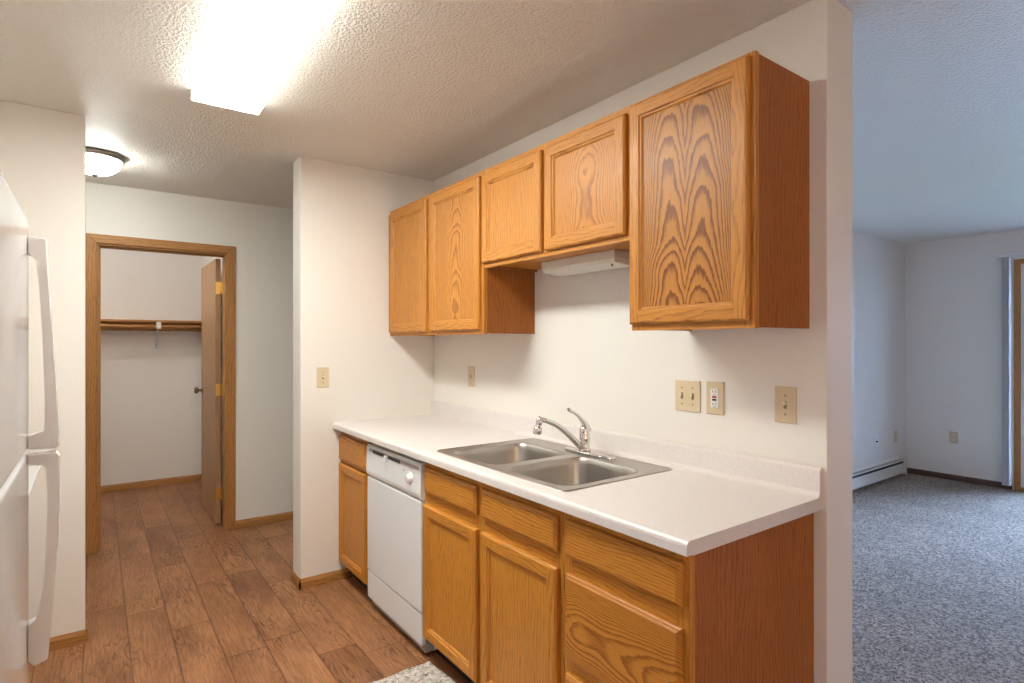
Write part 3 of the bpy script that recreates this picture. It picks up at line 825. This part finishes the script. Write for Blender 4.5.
bm = bmesh.new(); prism(bm, [(ym + a, b) for a, b in prof], 'x', lx0 + 0.010, lx1 - 0.010)
for f in bm.faces:
    if max(v.co.z for v in f.verts) > 2.41 or f.calc_center_median().z > 2.401: f.material_index = 1
part('diffuser', bm, ['diffuser', 'diffuser_side'], lf, label='glowing white acrylic diffuser')
capp = [(-hw, 2.434), (-hw, 2.399), (-hw + 0.006, 2.3925), (hw - 0.006, 2.3925), (hw, 2.399), (hw, 2.434)]
for a in (lx0, lx1 - 0.010):
    bm = bmesh.new(); prism(bm, [(ym + p, q) for p, q in capp], 'x', a, a + 0.0098, bev=0.001)
    part('end_cap', bm, 'white_paint', lf)

# lamps outside the frame: closet ceiling globe, and an added warm fill pendant behind the camera
cg = thing('closet_ceiling_globe', 'small lit glass globe on the closet ceiling', 'ceiling light', (-5.25, -0.1, H))
bm = bmesh.new(); lathe(bm, [(0.06, 0), (0.06, -0.03), (0.045, -0.04)], (-5.25, -0.1, H), 'z', 24); part('lamp_base', bm, 'white_paint', cg, smooth=True)
bm = bmesh.new(); lathe(bm, [(0.045, -0.04), (0.075, -0.07), (0.085, -0.11), (0.07, -0.15), (0.03, -0.175)], (-5.25, -0.1, H), 'z', 24); part('glass_globe', bm, 'bulb', cg, smooth=True)
pc = (1.7, 0.7, H)
pn = thing('fill_pendant', 'added warm fill lamp behind the camera, shaped as a glass pendant', 'pendant lamp', pc)
bm = bmesh.new(); lathe(bm, [(0.06, 0), (0.055, -0.02), (0.008, -0.03), (0.006, -0.38), (0.03, -0.40)], pc, 'z', 24); part('stem', bm, 'nickel', pn, smooth=True)
bm = bmesh.new(); lathe(bm, [(0.03, -0.40), (0.10, -0.45), (0.15, -0.53), (0.16, -0.60), (0.05, -0.62)], pc, 'z', 32); part('glass_shade', bm, 'fill_glow', pn, smooth=True)

# hall dome
dc = (-3.955, -0.004, H)
dl = thing('dome_ceiling_light', 'lit round glass dome light with nickel rim on the hall ceiling', 'ceiling light', dc)
bm = bmesh.new(); lathe(bm, [(0.1419, 0.0), (0.1445, -0.012), (0.1376, -0.026), (0.1290, -0.030), (0.1256, -0.022), (0.1204, -0.004)], dc, 'z', 48)
part('rim', bm, 'nickel', dl, smooth=True, label='dark nickel rim')
bm = bmesh.new(); lathe(bm, [(0.1273, -0.024), (0.1221, -0.045), (0.1075, -0.070), (0.0817, -0.092), (0.0473, -0.106), (0.0103, -0.110)], dc, 'z', 48)
part('glass_shade', bm, 'dome_glass', dl, smooth=True, label='glowing opal glass')
bm = bmesh.new(); lathe(bm, [(0.016, -0.108), (0.016, -0.114), (0.010, -0.120), (0.005, -0.126)], dc, 'z', 20)
part('finial', bm, 'nickel', dl, smooth=True)

# ------------------------------------------------------------------ refrigerator
FR0, FR1 = -1.796, -1.035
YF = -0.1305
fr = thing('refrigerator', 'white top-freezer refrigerator at the left edge beside the wall', 'refrigerator', ((FR0 + FR1) / 2, -0.5, 0))
part('cabinet', B(FR0 + 0.004, FR1 - 0.004, -0.855, YF - 0.075, 0.03, 1.655, bev=0.006), 'fridge', fr)
part('gasket', B(FR0 + 0.012, FR1 - 0.012, YF - 0.077, YF - 0.055, 0.10, 1.65), 'gasket', fr)
part('base_grille', B(FR0 + 0.01, FR1 - 0.01, YF - 0.12, YF - 0.05, 0.015, 0.085, bev=0.004), 'gasket', fr)
fz = part('freezer_door', B(FR0, FR1, YF - 0.058, YF, 1.135, 1.683, bev=0.006, seg=3), 'fridge', fr)
fd = part('fridge_door', B(FR0, FR1, YF - 0.058, YF, 0.095, 1.122, bev=0.008, seg=3), 'fridge', fr)
part('top_hinge', B(FR1 - 0.09, FR1 - 0.02, YF - 0.10, YF - 0.01, 1.668, 1.684, bev=0.004), 'white_plastic', fr)
hx0, hx1 = FR0 + 0.012, FR0 + 0.044
y = YF + 0.0005
bm = bmesh.new()
prism(bm, [(y, 1.640), (y + 0.034, 1.637), (y + 0.040, 1.50), (y + 0.050, 1.32), (y + 0.058, 1.18), (y + 0.0595, 1.142), (y + 0.052, 1.134), (y, 1.136),
           (y, 1.168), (y + 0.034, 1.176), (y + 0.032, 1.26), (y + 0.027, 1.40), (y + 0.021, 1.53), (y + 0.017, 1.585), (y + 0.010, 1.594), (y, 1.596)], 'x', hx0, hx1, bev=0.003)
part('handle', bm, 'handle_white', fz)
bm = bmesh.new()
prism(bm, [(y, 1.124), (y + 0.052, 1.126), (y + 0.0595, 1.116), (y + 0.0595, 1.01), (y + 0.056, 0.91), (y + 0.050, 0.815), (y + 0.044, 0.72), (y + 0.037, 0.630), (y + 0.012, 0.622), (y, 0.636),
           (y, 0.722), (y + 0.018, 0.728), (y + 0.029, 0.80), (y + 0.034, 0.90), (y + 0.037, 1.00), (y + 0.037, 1.085), (y + 0.032, 1.098), (y, 1.098)], 'x', hx0, hx1, bev=0.003)
part('handle', bm, 'handle_white', fd)

# ------------------------------------------------------------------ range beyond the refrigerator (only its top corner shows)
rg = thing('kitchen_range', 'white kitchen range, a corner of its top showing behind the refrigerator handle', 'stove', (-2.52, -0.5, 0))
RX0, RX1 = -2.900, -2.142
part('oven_body', B(RX0 + 0.003, RX1 - 0.003, -0.86, -0.26, 0.03, 0.885, bev=0.004), 'white_plastic', rg)
ov = part('oven_door', B(RX0 + 0.006, RX1 - 0.006, -0.2585, -0.222, 0.24, 0.80, bev=0.006), 'white_plastic', rg)
part('storage_drawer', B(RX0 + 0.006, RX1 - 0.006, -0.2585, -0.232, 0.06, 0.225, bev=0.005), 'white_plastic', rg)
bm = bmesh.new(); prism(bm, [(-0.86, 0.886), (-0.215, 0.886), (-0.168, 0.908), (-0.170, 0.914), (-0.86, 0.914)], 'x', RX0, RX1, bev=0.0015)
part('cooktop', bm, 'grey_enamel', rg, label='light grey cooktop')
part('backguard', B(RX0, RX1, -0.868, -0.80, 0.914, 1.10, bev=0.008), 'white_plastic', rg)
for bx, by, br in ((-2.76, -0.36, 0.10), (-2.30, -0.36, 0.075), (-2.76, -0.66, 0.075), (-2.30, -0.66, 0.10)):
    bm = bmesh.new()
    for q in range(4):
        r = br * (1 - q * 0.22)
        tube(bm, [(bx + r * math.cos(k * PI / 16), by + r * math.sin(k * PI / 16), 0.920) for k in range(33)], 0.0045, 8)
    part('burner', bm, 'black', rg, label='black coil burner')
for k in range(5):
    bm = bmesh.new(); lathe(bm, [(0.02, 0), (0.018, 0.02), (0.006, 0.024)], (-2.78 + k * 0.13, -0.80, 1.02), 'y', 16)
    part('knob', bm, 'black', rg)

# ------------------------------------------------------------------ rug
bm = bmesh.new()
rx0, rx1, ry0, ry1 = -2.205, -1.25, 0.55, 1.178
NX, NY = 150, 96
V = {}
for i in range(NX + 1):
    for j in range(NY + 1):
        u, v = i / NX, j / NY
        x = rx0 + (rx1 - rx0) * u; yy = ry0 + (ry1 - ry0) * v
        edge = min(u * (rx1 - rx0), (1 - u) * (rx1 - rx0), v * (ry1 - ry0), (1 - v) * (ry1 - ry0))
        z = 0.0085 + 0.0022 * math.sin(i * 1.35 + 0.8 * math.sin(j * 0.7)) * math.cos(j * 1.9) + random.uniform(-0.0012, 0.0012)
        z *= min(1, 0.45 + edge / 0.012)
        cr = max(0, 1 - math.hypot(x - rx0, yy - ry1) / 0.10)
        z += 0.012 * cr * cr
        x += 0.004 * math.sin(yy * 34) + 0.010 * cr; yy += 0.005 * math.sin(x * 21) - 0.012 * cr
        V[i, j] = bm.verts.new((x, yy, z))
for i in range(NX):
    for j in range(NY):
        f = bm.faces.new([V[i, j], V[i + 1, j], V[i + 1, j + 1], V[i, j + 1]]); f.smooth = True
r = bmesh.ops.extrude_face_region(bm, geom=list(bm.faces))
for g in r['geom']:
    if isinstance(g, bmesh.types.BMVert): g.co.z = 0.0008
rug = part('kitchen_rug', bm, 'rug')
rug['label'] = 'grey and white woven rug on the wood floor before the sink cabinet'; rug['category'] = 'rug'

# ------------------------------------------------------------------ living room: baseboard heater, patio door, blinds
bh = thing('baseboard_heater', 'long white baseboard heater along the living room side wall', 'heater', (-2.42, 4.6, 0))
hy0, hy1 = 2.3, 6.80
XW = -2.42
part('back_plate', B(XW + 0.0005, XW + 0.008, hy0, hy1, 0.02, 0.200, bev=0.001), 'cream_metal', bh)
bm = bmesh.new()
prism(bm, [(XW + 0.008, 0.198), (XW + 0.036, 0.190), (XW + 0.040, 0.184), (XW + 0.036, 0.181), (XW + 0.008, 0.190)], 'y', hy0, hy1 - 0.02)
part('top_hood', bm, 'cream_metal', bh)
bm = bmesh.new()
prism(bm, [(XW + 0.040, 0.168), (XW + 0.050, 0.161), (XW + 0.047, 0.157), (XW + 0.038, 0.163)], 'y', hy0, hy1 - 0.02)
part('damper', bm, 'cream_metal', bh)
bm = bmesh.new()
prism(bm, [(XW + 0.058, 0.140), (XW + 0.061, 0.136), (XW + 0.061, 0.040), (XW + 0.054, 0.034), (XW + 0.052, 0.040), (XW + 0.055, 0.136)], 'y', hy0, hy1 - 0.02)
part('front_panel', bm, 'cream_metal', bh)
part('heating_element', B(XW + 0.009, XW + 0.046, hy0 + 0.02, hy1 - 0.02, 0.06, 0.155), 'black', bh, label='dark fins inside the slot')
bm = bmesh.new()
prism(bm, [(XW + 0.0005, 0.015), (XW + 0.066, 0.015), (XW + 0.066, 0.155), (XW + 0.044, 0.196), (XW + 0.0005, 0.206)], 'y', hy1 - 0.02, hy1 + 0.02, bev=0.003)
part('end_cap', bm, 'cream_metal', bh)

bm = bmesh.new()
box(bm, DX0, DX0 + 0.045, YB + 0.0, YB + 0.12, 0.0, DZ); box(bm, DX1 - 0.045, DX1, YB, YB + 0.12, 0, DZ)
box(bm, DX0 + 0.045, DX1 - 0.045, YB, YB + 0.12, DZ - 0.045, DZ); box(bm, DX0 + 0.045, DX1 - 0.045, YB, YB + 0.12, 0, 0.035)
pd = struct('door_2', bm, 'oak_trim_v')
xm = (DX0 + DX1) / 2
for (a, b, yy) in ((DX0 + 0.045, xm + 0.03, YB + 0.03), (xm - 0.03, DX1 - 0.045, YB + 0.075)):
    bm = bmesh.new()
    box(bm, a, a + 0.06, yy, yy + 0.035, 0.036, DZ - 0.046); box(bm, b - 0.06, b, yy, yy + 0.035, 0.036, DZ - 0.046)
    box(bm, a + 0.06, b - 0.06, yy, yy + 0.035, 0.036, 0.11); box(bm, a + 0.06, b - 0.06, yy, yy + 0.035, DZ - 0.12, DZ - 0.046)
    sp = part('sliding_panel', bm, 'white_paint', pd)
    part('pane', B(a + 0.06, b - 0.06, yy + 0.014, yy + 0.020, 0.11, DZ - 0.12), 'glass', sp)

vb = thing('vertical_blinds', 'white vertical blinds drawn open at the patio door edge', 'blinds', (-1.56, YB - 0.06, 0))
part('head_rail', B(-1.640, 0.12, YB - 0.085, YB - 0.045, 2.185, 2.215, bev=0.003), 'white_paint', vb)
for k in range(7):
    xx = -1.592 + k * 0.0085
    bm = bmesh.new()
    n = 8
    fr_, bk = [], []
    for q in range(n + 1):
        a = (q / n - 0.5)
        yy = YB - 0.065 + a * 0.088; cx = xx + 0.006 * (1 - 4 * a * a)
        fr_.append((cx, yy)); bk.append((cx + 0.0012, yy))
    prism(bm, fr_ + bk[::-1], 'z', 0.055, 2.18)
    part('slat', bm, 'blind', vb)
